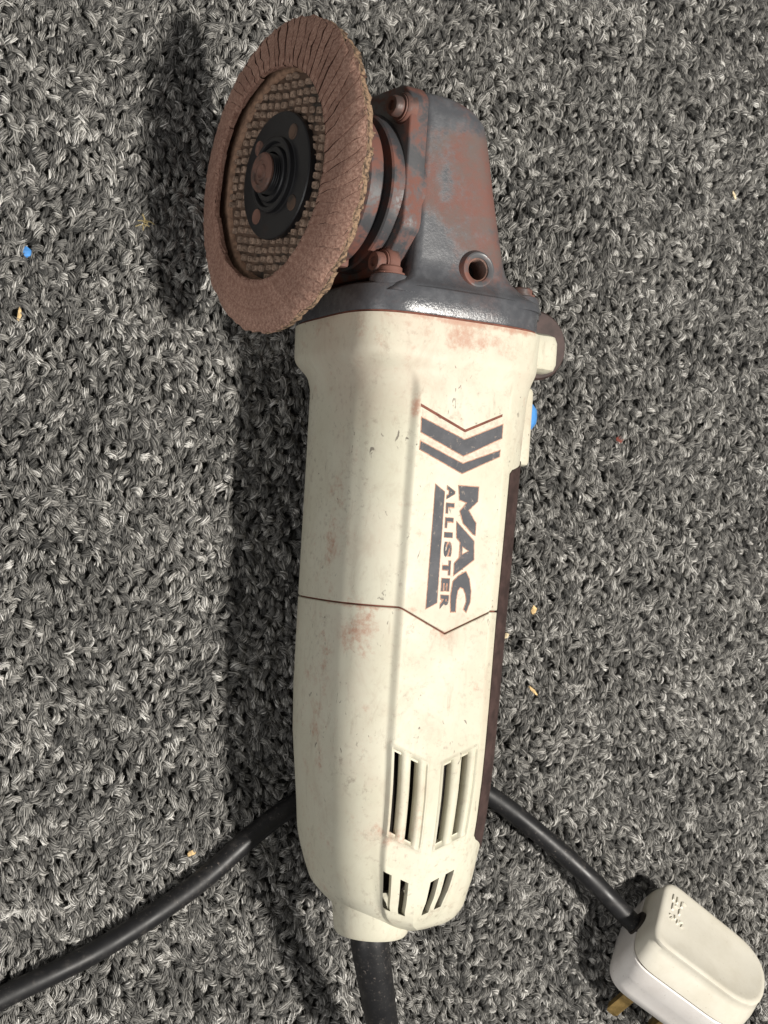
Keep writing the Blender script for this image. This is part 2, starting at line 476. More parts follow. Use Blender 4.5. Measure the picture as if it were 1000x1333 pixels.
# housing profile stations: s, centre x, half size, superellipse exponent
ST = np.array([(0.0, -3.7, 38.2, 4.2), (-4.6, -3.6, 38.2, 4.2), (-15.8, -3.6, 37.9, 4.2), (-17.6, -3.3, 37.9, 4.1), (-19.6, -2.7, 37.5, 3.7), (-22.6, -1.5, 36.5, 3.2), (-27.5, -1.1, 35.9, 3.0),
               (-51.3, -1.5, 35.25, 3), (-79.2, -1.75, 34.8, 3), (-107.1, -2.0, 34.3, 3), (-134.9, -2.0, 33.9, 3), (-151.6, -1.75, 33.3, 3), (-162.7, -1.25, 32.5, 3),
               (-176.6, -.8, 31.3, 3), (-186.3, -.8, 30.4, 3), (-191.8, -.7, 29.5, 2.9), (-198.8, -.3, 28.1, 2.8), (-204.5, -.2, 26.4, 2.7), (-209.0, 1.4, 24.0, 2.6),
               (-213.4, 2.6, 20.2, 2.5), (-216.0, 3.2, 16.4, 2.4), (-217.4, 3.4, 11.5, 2.3)])[::-1]
CZ = np.array([(-222, 3.6), (-213, 3.4), (-209, 2.6), (-204, 1.6), (-198, .7), (-190, 0)])
def prof(s):
    s = np.asarray(s, float)
    out = []
    for c in (1, 2, 3):
        w = 1.2
        out.append(sum(np.interp(s + d, ST[:, 0], ST[:, c]) for d in (-w, -w / 2, 0, w / 2, w)) / 5)
    return out
SEAM = -102.9
def vdepth(s):
    """depth of the chevron warp of the grid lines at station s"""
    return np.interp(s, [-218, -211, -200, -150, -103, -70, -50], [0, 2.5, 6.5, 7.4, 8.2, 5, 0])
SLOTX = [(-16.9, -14.1), (-9.9, -7.0), (3.9, 6.7), (10.9, 13.6)]
SLOTXL = [(-18.0, -14.1), (-9.9, -6.0), (5.0, 9.0), (12.0, 16.0)]
SLOT_U = (-178.5, -150.9)   # s range of the upper vents
SLOT_L = (-206.0, -192.5)   # lower vents on the rounded tail
def columns():
    xs = list(np.arange(-30, 30.01, .5))
    for a, b in SLOTX + SLOTXL: xs += [a, b]
    for v in (-18.4, -17.9, -3.6, -3.1, 2.9, 3.4, 16.4, 17.0): xs.append(v)
    xs = sorted(set(np.round(xs, 3)))
    keep = [xs[0]]
    fixed = {round(v, 3) for ab in SLOTX + SLOTXL for v in ab}
    for v in xs[1:]:
        if v - keep[-1] < .2:
            if v in fixed: keep[-1] = v
            continue
        keep.append(v)
    return np.array(keep)
XC = columns()
def theta_of(X): # angle on the superellipse (n=3) with x = X/35 on the upper side
    return np.arccos(np.sign(X) * (abs(X) / 35.0) ** 1.5)
TH = np.concatenate([theta_of(XC)[::-1], np.linspace(theta_of(-30.0), 2 * pi + theta_of(30.0), 132)[1:-1]])
XW = np.concatenate([XC[::-1], np.full(130, 99.0)])
def rows(a, b, step, extra):
    r = list(np.arange(a, b, step)) + [b] + [e for e in extra if a < e < b]
    r = sorted(set(np.round(r, 3))); k = [r[0]]
    ex = {round(e, 3) for e in extra} | {round(b, 3)}
    for v in r[1:]:
        if v - k[-1] < .25:
            if v in ex: k[-1] = v
            continue
        k.append(v)
    return np.array(k)
def in_window(X, s):
    """0..1 recess of the vent windows"""
    r = np.zeros_like(X)
    for x0, x1 in ((-18.0, -3.6), (2.9, 16.4)):
        m = smooth01((X - x0) / .7) * smooth01((x1 - X) / .7)
        ms = smooth01((s - SLOT_U[0] + 1.6) / .8) * smooth01((SLOT_U[1] + 1.6 - s) / .8)
        r = np.maximum(r, m * ms)
    return r
def rim_window(X, s):
    r = np.zeros_like(X)
    for x0, x1 in ((-19.2, -2.4), (1.9, 17.4)):
        m = smooth01((X - x0) / .8) * smooth01((x1 - X) / .8)
        ms = smooth01((s - SLOT_U[0] + 2.6) / .9) * smooth01((SLOT_U[1] + 2.6 - s) / .9)
        r = np.maximum(r, m * ms)
    return r
def surf(TH, XW, s, off=0.0):
    """H-frame points for the grid of columns at station s (all columns)"""
    cx, a, n = prof(s)
    c, q = np.cos(TH), np.sin(TH)
    ex = 2.0 / n
    x = a * np.sign(c) * abs(c) ** ex; z = a * np.sign(q) * abs(q) ** ex
    # outward normal of the superellipse
    nx_ = np.sign(c) * abs(c) ** (2 - ex) ; nz_ = np.sign(q) * abs(q) ** (2 - ex)
    ln = np.sqrt(nx_ ** 2 + nz_ ** 2) + 1e-9; nx_, nz_ = nx_ / ln, nz_ / ln
    up = (XW < 90)
    X = np.where(up, XW, 0)
    # flat raised panel on the side facing up
    wp = np.where(up, smooth01((X + 19.6) / 2.6) * smooth01((18.0 - X) / 1.1), 0)
    fade = smooth01((-21.0 - s) / 9) * smooth01((s + 216) / 22)
    ztop = a + .25
    z = z + wp * fade * np.clip(ztop - z, 0, 3)
    d = np.zeros_like(x) + off
    d = d + np.where(up, .55 * rim_window(X, s) - 1.5 * in_window(X, s), 0)
    # thin line right of the panel
    d = d - np.where(up, .35 * fade * np.exp(-((X - 18.6) / .35) ** 2), 0)
    # vents bars rounded
    for x0, x1 in ((-14.1, -9.9), (-7.0, -3.9), (6.7, 10.9), (13.6, 16.2)):
        xm = (x0 + x1) / 2; hw = (x1 - x0) / 2
        d = d + np.where(up & (abs(X - xm) < hw + .01), 1.35 * np.sqrt(np.clip(1 - ((X - xm) / hw) ** 2, 0, 1)) * (in_window(X, s) if s > -190 else 0), 0)
    # slight hollow along the lower flank
    d = d - .18 * np.exp(-((TH - 2.62) / .10) ** 2) * smooth01((-26 - s) / 12) * smooth01((s + 150) / 40)
    sh = -.9 * (np.clip(-150 - s, 0, None) / 30.0) ** 2.1 * smooth01((s + 217) / 8)
    x = x + np.where(up, sh * smooth01((24 - abs(X)) / 8), 0)
    y = s - vdepth(s) * np.where(up, np.clip(1 - abs(X + .4) / 18.0, 0, 1), 0)
    cz = np.interp(s, CZ[:, 0], CZ[:, 1])
    return np.stack([cx + x + d * nx_, y, z + cz + d * nz_], 1), np.stack([nx_, 0 * nx_, nz_], 1)

def housing_part(name, s0, s1, extra, seam_low=False, seam_high=False, cap=False):
    R = rows(s0, s1, .6, extra)
    n = len(TH); rings, nor, rs = [], [], []
    if seam_low:
        p, q = surf(TH, XW, R[0], -1.6); rings.append(p); nor.append(q); rs.append(R[0] - .01)
        p, q = surf(TH, XW, R[0], -.25); rings.append(p); nor.append(q); rs.append(R[0] - .005)
        R = np.concatenate([[R[0] + .25], R[1:]])
    for s in R:
        p, q = surf(TH, XW, s); rings.append(p); nor.append(q); rs.append(s)
    if seam_high:
        rings[-1] = surf(TH, XW, R[-1] - .25)[0]; rs[-1] = R[-1] - .25
        p, q = surf(TH, XW, R[-1], -.25); rings.append(p); nor.append(q); rs.append(R[-1])
        p, q = surf(TH, XW, R[-1], -1.6); rings.append(p); nor.append(q); rs.append(R[-1] + .01)
    rs = np.array(rs)
    V = np.concatenate(rings); NRM = np.concatenate(nor)
    keep = np.ones((len(rs) - 1, n), bool)
    smid = (rs[1:] + rs[:-1]) / 2
    for (x0, x1), lowx in list(zip(SLOTX, [False] * 4)) + list(zip(SLOTXL, [True] * 4)):
        cmid = np.zeros(n, bool)
        for j in range(n):
            k = (j + 1) % n
            if XW[j] < 90 and XW[k] < 90:
                xm = (XW[j] + XW[k]) / 2
                cmid[j] = x0 < xm < x1
        for (a, b) in ((SLOT_L,) if lowx else (SLOT_U,)):
            rm = (smid > a) & (smid < b)
            keep[np.ix_(rm, cmid)] = False
    F = []
    edges = []
    for i in range(len(rs) - 1):
        for j in range(n):
            k = (j + 1) % n
            if keep[i, j]: F.append((i * n + j, i * n + k, (i + 1) * n + k, (i + 1) * n + j))
            else:
                # walls of the opening
                if i == 0 or keep[i - 1, j]: edges.append((i * n + j, i * n + k))
                if i + 1 >= len(rs) - 1 or keep[i + 1, j]: edges.append(((i + 1) * n + j, (i + 1) * n + k))
                if keep[i, j - 1]: edges.append((i * n + j, (i + 1) * n + j))
                if keep[i, k]: edges.append((i * n + k, (i + 1) * n + k))
    ev = sorted({v for e in edges for v in e}); base = len(V)
    idx = {v: base + q for q, v in enumerate(ev)}
    if ev:
        V = np.concatenate([V, V[ev] - 2.6 * NRM[ev]])
        for a, b in edges: F.append((a, b, idx[b], idx[a]))
    if cap: F.append(tuple(range(n - 1, -1, -1)))
    return V, F

extra = [SLOT_U[0], SLOT_U[1], SLOT_L[0], SLOT_L[1]]
fV, fF = housing_part("motor_housing", SEAM + .3, -4.6, [], seam_low=True)
rV, rF = housing_part("rear_housing", -217.4, SEAM - .3, extra, seam_high=True, cap=True)
front_h = hk("motor_housing", fV, fF, M['cream'], sharp=40)
rear_h = hk("rear_housing", rV, rF, M['cream'], sharp=40)
bvh = BVHTree.FromPolygons([Vector(v) for v in np.concatenate([fV, rV])], fF + [tuple(i + len(fV) for i in f) for f in rF])
def ztop(x, y):
    h = bvh.ray_cast(Vector((x, y, 80)), Vector((0, 0, -1)))
    return h[0].z if h[0] else 35.0

# joint line between the two shells and inside
rr = [surf(TH, XW, s, -1.0)[0] for s in (SEAM - .9, SEAM + .9)]
V, F = loft(rr, False, False); hk("joint_seam", V, F, M['rust'])
th = np.linspace(0, 2 * pi, 48, endpoint=False)
def se_ring(y, cx, a, b, n, th=th):
    c, s = np.cos(th), np.sin(th)
    return np.stack([cx + a * np.sign(c) * abs(c) ** (2 / n), np.full_like(th, y), b * np.sign(s) * abs(s) ** (2 / n)], 1)
V, F = loft([se_ring(y, 0, a, a, 2.6) for y, a in ((-140, 22), (-150, 23.5), (-185, 22.5), (-200, 18), (-210, 13))])
hk("motor_core", V, F, M['dark'])

# cord outlet collar at the tail
cc = np.array([-9.0, 1.2, 7.5])
V, F = lathe([(-204, 12.0), (-207, 14.2), (-211, 14.4), (-214, 14.0), (-217, 13.6), (-219.8, 13.1), (-220.9, 12.3), (-221.1, 10.3), (-218, 10)], cc, (0, 1, 0), (1, 0, 0), 72)
hk("cord_outlet", V, F, M['cream'], rear_h)

# brown rubber grip strip on the far flank
gs = rows(-188.0, -49.0, 1.5, [])
thg = np.linspace(.10, 1.035, 26)
rings = []
def strip_pts(s, off, tt):
    return surf(tt, np.full(len(tt), 99.0), s, off)[0]
def grip():
    rings = []
    for s in gs:
        hi = 1.045 - .0 * s
        top = smooth01((-49.0 - s) / 5.0); bot = smooth01((s + 188) / 8.0)
        lo = hi - (hi - .10) * (.35 + .65 * min(top, bot))
        a = np.linspace(-.25, lo + (hi - .10) * 0 + (hi - lo) * 0 + (lo - .10) * 0, 3)
        t_hi = .10 + (hi - .10) * (.45 + .55 * min(1, top) * min(1, bot + .3))
        tt = np.linspace(-.35, t_hi, 26)
        P = strip_pts(s, .45, tt); Q = strip_pts(s, -.6, tt)
        rings.append(np.concatenate([P, Q[::-1]]))
    return loft(rings)
V, F = grip(); hk("grip_strip", V, F, M['grip'], sharp=50)

# ---- print on the panel: polygons draped on the surface
def offset_poly(P, d):
    P = np.asarray(P, float); n = len(P)
    area = sum(P[i, 0] * P[(i + 1) % n, 1] - P[(i + 1) % n, 0] * P[i, 1] for i in range(n))
    sg = 1 if area > 0 else -1; out = []
    for i in range(n):
        a, b, c = P[i - 1], P[i], P[(i + 1) % n]
        e1 = (b - a) / np.linalg.norm(b - a); e2 = (c - b) / np.linalg.norm(c - b)
        n1 = np.array([e1[1], -e1[0]]) * sg; n2 = np.array([e2[1], -e2[0]]) * sg
        m = n1 + n2; m /= max(.5, np.linalg.norm(m)) ; k = 1 / max(.55, m @ n1)
        out.append(b + d * k * m)
    return np.array(out)
def drape(name, loops, lift, mat, parent, jitter=0.0):
    """loops: list of closed outlines (first outer, others holes) in panel mm"""
    L = [[Vector((p[0], p[1], 0)) for p in l] for l in loops]
    tris = tessellate_polygon(L); flat = [p for l in L for p in l]
    bm = bmesh.new(); vs = [bm.verts.new(p) for p in flat]
    for t in tris:
        try: bm.faces.new([vs[i] for i in t])
        except ValueError: pass
    return drape_bm(name, bm, lift, mat, parent)
def drape_bm(name, bm, lift, mat, parent):
    xs = [v.co.x for v in bm.verts]; ys = [v.co.y for v in bm.verts]
    for x in np.arange(math.floor(min(xs)) + .37, max(xs), 1.0):
        bmesh.ops.bisect_plane(bm, geom=bm.verts[:] + bm.edges[:] + bm.faces[:], plane_co=(x, 0, 0), plane_no=(1, 0, 0))
    for y in np.arange(math.floor(min(ys)) + .41, max(ys), 1.0):
        bmesh.ops.bisect_plane(bm, geom=bm.verts[:] + bm.edges[:] + bm.faces[:], plane_co=(0, y, 0), plane_no=(0, 1, 0))
    bm.verts.index_update()
    V = [(v.co.x, v.co.y, ztop(v.co.x, v.co.y) + lift) for v in bm.verts]
    F = [tuple(v.index for v in f.verts) for f in bm.faces]
    bm.free()
    return hk(name, V, F, mat, parent, smooth=False)

logoM = [(-1.2, -60.4), (6.5, -60.3), (6.5, -65.1), (3.1, -68.5), (6.5, -72.8), (6.5, -76.7), (5.8, -76.5), (1.6, -73.0), (0.0, -69.0), (2.5, -65.9), (-.5, -65.1)]
logoA = [(-1.0, -72.8), (6.2, -78.9), (6.7, -85.3), (-.6, -90.9), (-.7, -87.0), (1.0, -84.9), (1.0, -79.6), (-.6, -78.0)]
logoAh = [(1.8, -80.9), (1.9, -83.9), (4.7, -82.4)]
logoC = [(4.0, -89.6), (5.5, -92.0), (6.5, -96.1), (6.5, -99.8), (5.3, -103.3), (4.3, -102.5), (5.2, -99.9), (4.7, -97.3), (3.6, -95.4), (2.2, -94.9), (1.3, -96.1), (.9, -98.9), (1.0, -103.4), (-.7, -103.5), (-1.2, -98.3), (-.7, -93.2), (1.5, -91.0)]
bar = [(-10.3, -60.6), (-6.7, -62.8), (-6.5, -100.7), (-10.4, -102.8)]
chev1 = [(-17.6, -38.6), (-17.4, -43.4), (-.4, -50.0), (14.2, -42.6), (14.2, -38.0), (-.4, -44.6)]
chev2 = [(-17.3, -46.6), (-17.4, -49.2), (-.4, -56.0), (13.9, -49.0), (13.9, -47.0), (-.4, -52.8)]
line0 = [(-18.3, -33.9), (-18.3, -34.9), (-.5, -42.0), (13.8, -35.2), (13.8, -34.3), (-.5, -41.0)]
line1 = [(-17.6, -35.6), (-17.6, -38.2), (-.4, -44.3), (14.2, -37.7), (14.2, -35.4), (-.4, -42.2)]
gap2 = [(-17.4, -43.6), (-17.3, -46.4), (-.4, -52.6), (14.0, -46.8), (14.1, -42.9), (-.4, -50.2)]
def printed(name, loops, halo=.32):
    p = drape(name, loops, .13, M['print'], front_h)
    ho = [offset_poly(loops[0], halo)] + [offset_poly(l, -.25) for l in loops[1:]]
    drape("dust_outline", ho, .07, M['rustlight'], p)
    return p
printed("chevron_mark", [chev1]); printed("chevron_mark", [chev2])
drape("dust_line", [line0], .08, M['rust'], front_h)
for q in (line1, gap2): drape("dust_band", [q], .045, M['rosefilm'], front_h)
printed("logo_letter", [logoM]); printed("logo_letter", [logoA, logoAh]); printed("logo_letter", [logoC]); printed("logo_bar", [bar], .25)

def text_bm(body, size, off):
    cu = bpy.data.curves.new("t", 'FONT'); cu.body = body; cu.size = size; cu.offset = off; cu.fill_mode = 'FRONT'; cu.resolution_u = 3
    o = bpy.data.objects.new("t", cu); COL.objects.link(o)
    me = o.to_mesh(); bm = bmesh.new(); bm.from_mesh(me); o.to_mesh_clear()
    bpy.data.objects.remove(o); bpy.data.curves.remove(cu)
    return bm
def place_letters(word, ys, x0, x1, wid):
    for ch, (ya, yb) in zip(word, ys):
        for off, lift, mat, nm in ((.035, .13, 'print', "logo_letter"), (.095, .07, 'rustlight', "dust_outline")):
            bm = text_bm(ch, 1.0, off)
            xs = [v.co.x for v in bm.verts]; zs = [v.co.y for v in bm.verts]
            a, b, c, d = min(xs), max(xs), min(zs), max(zs)
            ex = .0 if off < .05 else .22
            xb = x0 + (x1 - x0) * 0; 
            for v in bm.verts:
                u = (v.co.x - a) / max(1e-6, b - a); w = (v.co.y - c) / (d - c)
                y = ya + ex - (ya - yb + 2 * ex) * u
                sl = (y + 60) / -43 * .7
                v.co = Vector((x0 - ex + sl + (x1 - x0 + 2 * ex) * w, y, 0))
            o = drape_bm(nm, bm, lift, M[mat], front_h if nm == "logo_letter" else last)
            last = o
place_letters("ALLISTER", [(-60.6, -65.2), (-66.6, -70.0), (-71.6, -75.0), (-76.6, -78.2), (-79.8, -84.9), (-86.2, -91.0), (-92.3, -96.6), (-98.0, -102.6)], -5.7, -2.7, 5)

# ---- tab, switch and slider on the far flank (H frame)
def rbox(x0, x1, y0, y1, z0, z1, r=1.0, n=4):
    """box with rounded edges in the x-z outline and bevelled ends"""
    pts = []
    for cx, cz, a0 in ((x1 - r, z1 - r, 0), (x0 + r, z1 - r, pi / 2), (x0 + r, z0 + r, pi), (x1 - r, z0 + r, 1.5 * pi)):
        for k in range(n + 1):
            a = a0 + pi / 2 * k / n; pts.append((cx + r * cos(a), cz + r * sin(a)))
    P = np.array(pts); c = P.mean(0); e = min(r, .4 * (y1 - y0)) * .8
    rings = []
    for y, d in ((y0, e), (y0 + e * .3, e * .3), (y0 + e, 0), (y1 - e, 0), (y1 - e * .3, e * .3), (y1, e)):
        sx = 1 - d / max(1e-3, (x1 - x0) / 2) * .8; sz = 1 - d / max(1e-3, (z1 - z0) / 2) * .8
        q = c + (P - c) * np.array([sx, sz]); rings.append(np.stack([q[:, 0], np.full(len(q), y), q[:, 1]], 1))
    return loft(rings)
V, F = rbox(30, 44.0, -16.0, -2.0, 9, 24, 4.0); hk("side_tab", V, F, M['cream'], front_h)
V, F = lathe([(0, 11.8), (1.0, 12.8), (3.6, 12.8), (4.6, 12.0)], (39.0, -5.5, 11.0), (0, 0, 1), (1, 0, 0), 40); hk("guard_lever", V, F, M['grip'])
V, F = rbox(29, 36.2, -50.5, -22, 10, 21, 2.2); hk("switch_rail", V, F, M['cream'], front_h)
rings = []
for y, k in ((-37, .55), (-36.2, .8), (-34, .97), (-31.5, 1.0), (-29, .97), (-27, .8), (-26.3, .55)):
    rings.append(np.stack([33.6 + 9.6 * k * np.cos(th), np.full_like(th, y), 11 + 6 * k * np.sin(th)], 1))
V, F = loft(rings); hk("switch_slider", V, F, M['blue'])

# ---- gear head
def rrect(y, xl, xr, zm, R, n=8, Rl=3.0):
    pts = []
    for cx, cz, a0, r in ((xr - R, zm - R, 0, R), (xl + Rl, zm - Rl, pi / 2, Rl), (xl + Rl, -zm + Rl, pi, Rl), (xr - R, -zm + R, 1.5 * pi, R)):
        for k in range(n + 1):
            a = a0 + pi / 2 * k / n; pts.append((cx + r * cos(a), y, cz + r * sin(a)))
    return np.array(pts)
GS = [(73.6, -22, -11, 26, 4.8), (73.2, -22, -8.5, 28, 6.4), (72, -22, -4.4, 30, 8), (69.6, -22, 1.1, 31.3, 9), (66, -22, 4.8, 31.8, 9), (61, -22, 6.3, 32, 9), (53, -22, 8.1, 32, 9), (44.6, -22, 9.8, 32, 9),
      (29, -22, 13.5, 32, 9), (20, -22, 15.8, 32, 9), (15, -22.2, 17.5, 32, 9), (12.2, -22.6, 19.9, 32.3, 9), (9.6, -24, 24.1, 33.2, 10.5), (7.6, -26.5, 28, 34.5, 13), (6.2, -29.5, 31, 35.9, 12), (3, -33, 32, 36.6, 12)]
gy = []
A = np.array(GS)[::-1]
yy = np.concatenate([np.linspace(3, 17, 30), np.linspace(18, 64, 24), np.linspace(65, 73.6, 22)])
rings = []
for y in yy:
    v = [sum(np.interp(y + d, A[:, 0], A[:, c]) for d in (-.6, 0, .6)) / 3 for c in range(1, 5)]
    rings.append(rrect(y, *v))
V, F = loft(rings); gear = hk("gear_case", V, F, M['gear'], sharp=45)
fl = []
thf = np.linspace(0, 2 * pi, 120, endpoint=False)
for y, d in ((-3.9, .9), (-3.6, .2), (-3.0, 0), (4.2, 0), (5.3, .35), (6.0, 1.3)):
    fl.append(se_ring(y, -3.7, 37.2 - d, 37.2 - d, 4.2, thf))
V, F = loft(fl); hk("mounting_flange", V, F, M['gear'], gear)
V, F = loft([se_ring(y, -3.7, 37.0, 37.0, 4.2, thf) for y in (-5.2, -3.7)]); hk("dust_seam", V, F, M['rust'], gear)
# threaded side handle boss
bc = (1.6, 14.6, 0)
V, F = lathe([(24, 8.6), (31.5, 7.2), (32.6, 6.5), (33.6, 6.3), (34.2, 6.0), (34.4, 5.5), (34.1, 4.4), (33.8, 4.1), (22, 4.1)], bc, (0, 0, 1), (1, 0, 0), 56)
cV, cF = lathe([(20.5, 5.2), (60, 5.2)], bc, (0, 0, 1), (1, 0, 0), 48)
cut = hk("bore_cutter", cV, cF, M['gear'], None, smooth=False)
cut.matrix_world = Mg
bpy.context.view_layer.update()
bo = gear.modifiers.new("bore", 'BOOLEAN'); bo.operation = 'DIFFERENCE'; bo.object = cut; bo.solver = 'EXACT'
dg = bpy.context.evaluated_depsgraph_get()
newme = bpy.data.meshes.new_from_object(gear.evaluated_get(dg))
gear.modifiers.clear(); gear.data = newme
bpy.data.objects.remove(cut)
boss = hk("handle_boss", V, F, M['dusty'], gear, sharp=30)
prof_t = []
for i in range(11):
    z = 33.5 - i * 1.0; prof_t += [(z, 4.35), (z - .5, 3.55)]
V, F = lathe(prof_t, bc, (0, 0, 1), (1, 0, 0), 40, cap=True); None; V, F = lathe(prof_t, bc, (0, 0, 1), (1, 0, 0), 40, cap=True, cap0=False); hk("thread", V, F, M['spindle'], boss, smooth=True)
# threaded bore is open: dark plug far down is the last cap

# flange lugs and screws
def screw(name, base, axis, ref, r, h, mat, parent, frame):
    ax = np.array(axis, float); rf = np.array(ref, float)
    V, F = lathe([(-2, r * .55), (0, r * 1.25), (.6, r * 1.25), (.7, r), (h * .8, r), (h, r * .86), (h, r * .5), (h - 1.0, r * .45), (h - 1.0, .05)], base, ax, rf, 28)
    return (hk if frame == 'H' else lambda n, v, f, m, p, **k: mk(n, v, f, m, p, **k))(name, V, F, mat, parent, sharp=35)
for (x, z) in ((24.5, 25), (24.5, -25), (-29, 27), (-29, -27)):
    V, F = lathe([(1, 7.2), (7.4, 6.9), (8.8, 6.3), (9.2, 5.2)], (x, 0, z), (0, 1, 0), (1, 0, 0), 36); hk("screw_lug", V, F, M['gear'], gear)
    screw("flange_screw", (x, 9.2, z), (0, 1, 0), (1, 0, 0), 4.2, 3.0, M['dustier'], gear, 'H')
# ---- bearing cover plate, neck, screws (disc frame)
DC_Y = 40.2
def plate(lx0, lx1, outline, bev=.7):
    O = np.array(outline, float); c = O.mean(0); rings = []
    for lx, d in ((lx0, bev), (lx0 + bev * .4, bev * .35), (lx0 + bev, 0), (lx1, 0)):
        q = offset_poly(O, -d) if d else O
        rings.append(np.stack([np.full(len(q), lx), q[:, 0], q[:, 1]], 1))
    return loft(rings)
def chain(pts, r=2.5, n=4):
    P = np.array(pts, float); out = []
    for i in range(len(P)):
        a, b, c = P[i - 1], P[i], P[(i + 1) % len(P)]
        u = (a - b) / np.linalg.norm(a - b); w = (c - b) / np.linalg.norm(c - b)
        rr_ = min(r, .45 * np.linalg.norm(a - b), .45 * np.linalg.norm(c - b))
        p0, p1 = b + u * rr_, b + w * rr_
        for k in range(n + 1):
            t = k / n; out.append((1 - t) ** 2 * p0 + 2 * t * (1 - t) * b + t * t * p1)
    return out
cov = chain([(74.4, 24), (70, 28.8), (26, 28.8), (9.6, 17.5), (9.6, -17.5), (26, -28.8), (70, -28.8), (74.4, -24)])
V, F = plate(-32.6, -25.4, cov); cover = mk("bearing_cover", V, F, M['cover'], grinder, sharp=35)
# raised rib line on cover edge and small step at mid height
V, F = lathe([(24, 29), (31.6, 28.6), (33.4, 28.0), (36.8, 28.0), (37.4, 27.4), (37.6, 23.0), (40.4, 23.0), (40.6, 27.0), (41.2, 27.5), (45.6, 27.3), (46.4, 26.6), (47.5, 24), (52, 20), (58, 17), (58, 5)], (0, DC_Y, 0), (-1, 0, 0), (0, 0, 1), 96)
mk("clamp_neck", V, F, M['cover'], cover, sharp=30)
for ly, lz in ((66, 24.0), (13.5, 19.5), (66, -24), (13.5, -19.5)):
    V, F = lathe([(30, 5.6), (32.8, 5.4), (33.6, 4.8)], (0, ly, lz), (-1, 0, 0), (0, 0, 1), 28); mk("screw_lug", V, F, M['dustier'], cover)
    screw("cover_screw", (-33.6, ly, lz), (-1, 0, 0), (0, 0, 1), 3.6, 3.8, M['dustier'], cover, 'L')
# guard stop block low on the neck
V, F = rbox(-47, -40, 12, 17, 3, 9, 1.2); mk("guard_stop", V, F, M['dustier'], cover)

# ---- flap disc
C0 = (0, DC_Y, 0); AX, RF = (-1, 0, 0), (0, 0, 1)
V, F = lathe([(58.0, 10), (57.5, 16), (58.2, 24), (60.5, 34), (62.0, 46.5), (62.8, 49.5), (63.6, 50.0), (64.2, 49.5), (64.6, 44), (65.0, 37), (65.0, 36.2), (64.6, 35.6), (64.0, 35.3), (63.6, 35.0), (63.6, 8)], C0, AX, RF, 120, cap=False)
disc = mk("flap_disc", V, F, M['tan'], grinder, sharp=40)
disc["label"] = "worn rust brown flap disc with frayed rim"
# woven floor
def weave():
    parts = []
    a0 = radians(-8); px, py = 4.7, 3.1
    for i in range(-12, 13):
        for j in range(-14, 15):
            x = i * px + (.25 * sin(j * 1.3)) + rng.normal(0, .1); y = j * py + .3 * sin(i * .9) + rng.normal(0, .1)
            r = sqrt(x * x + y * y)
            if r > 34.6 or r < 15: continue
            w, h, tt = 1.42 + rng.normal(0, .14), 1.06 + rng.normal(0, .1), 1.15 + rng.normal(0, .15)
            if (i + j) % 2: w, h = w * .92, h * 1.05
            rings = []
            for lz_, k in ((0, 1.0), (tt * .75, .98), (tt, .80), (tt * .95, .5), (tt * .45, .34)):
                q = [(x + sx * w * k * m1, y + sy * h * k * m2) for sx, sy, m1, m2 in ((1, .72, 1, 1), (.72, 1, 1, 1), (-.72, 1, 1, 1), (-1, .72, 1, 1), (-1, -.72, 1, 1), (-.72, -1, 1, 1), (.72, -1, 1, 1), (1, -.72, 1, 1))]
                rot = [(cos(a0) * u - sin(a0) * v_, sin(a0) * u + cos(a0) * v_) for u, v_ in q]
                rings.append(np.array([(-63.6 - lz_, DC_Y + v_, u) for u, v_ in rot]))
            parts.append(loft(rings, False, True))
    return merge(parts)
V, F = lathe([(63.66, 35.0), (63.7, 34.5), (63.7, 8)], C0, AX, RF, 96, cap=False); mk("weave_backing", V, F, M['holerim'], disc)
V, F = weave(); wv = mk("glass_weave", V, F, M['weave'], disc, sharp=60); wv["kind"] = "stuff"
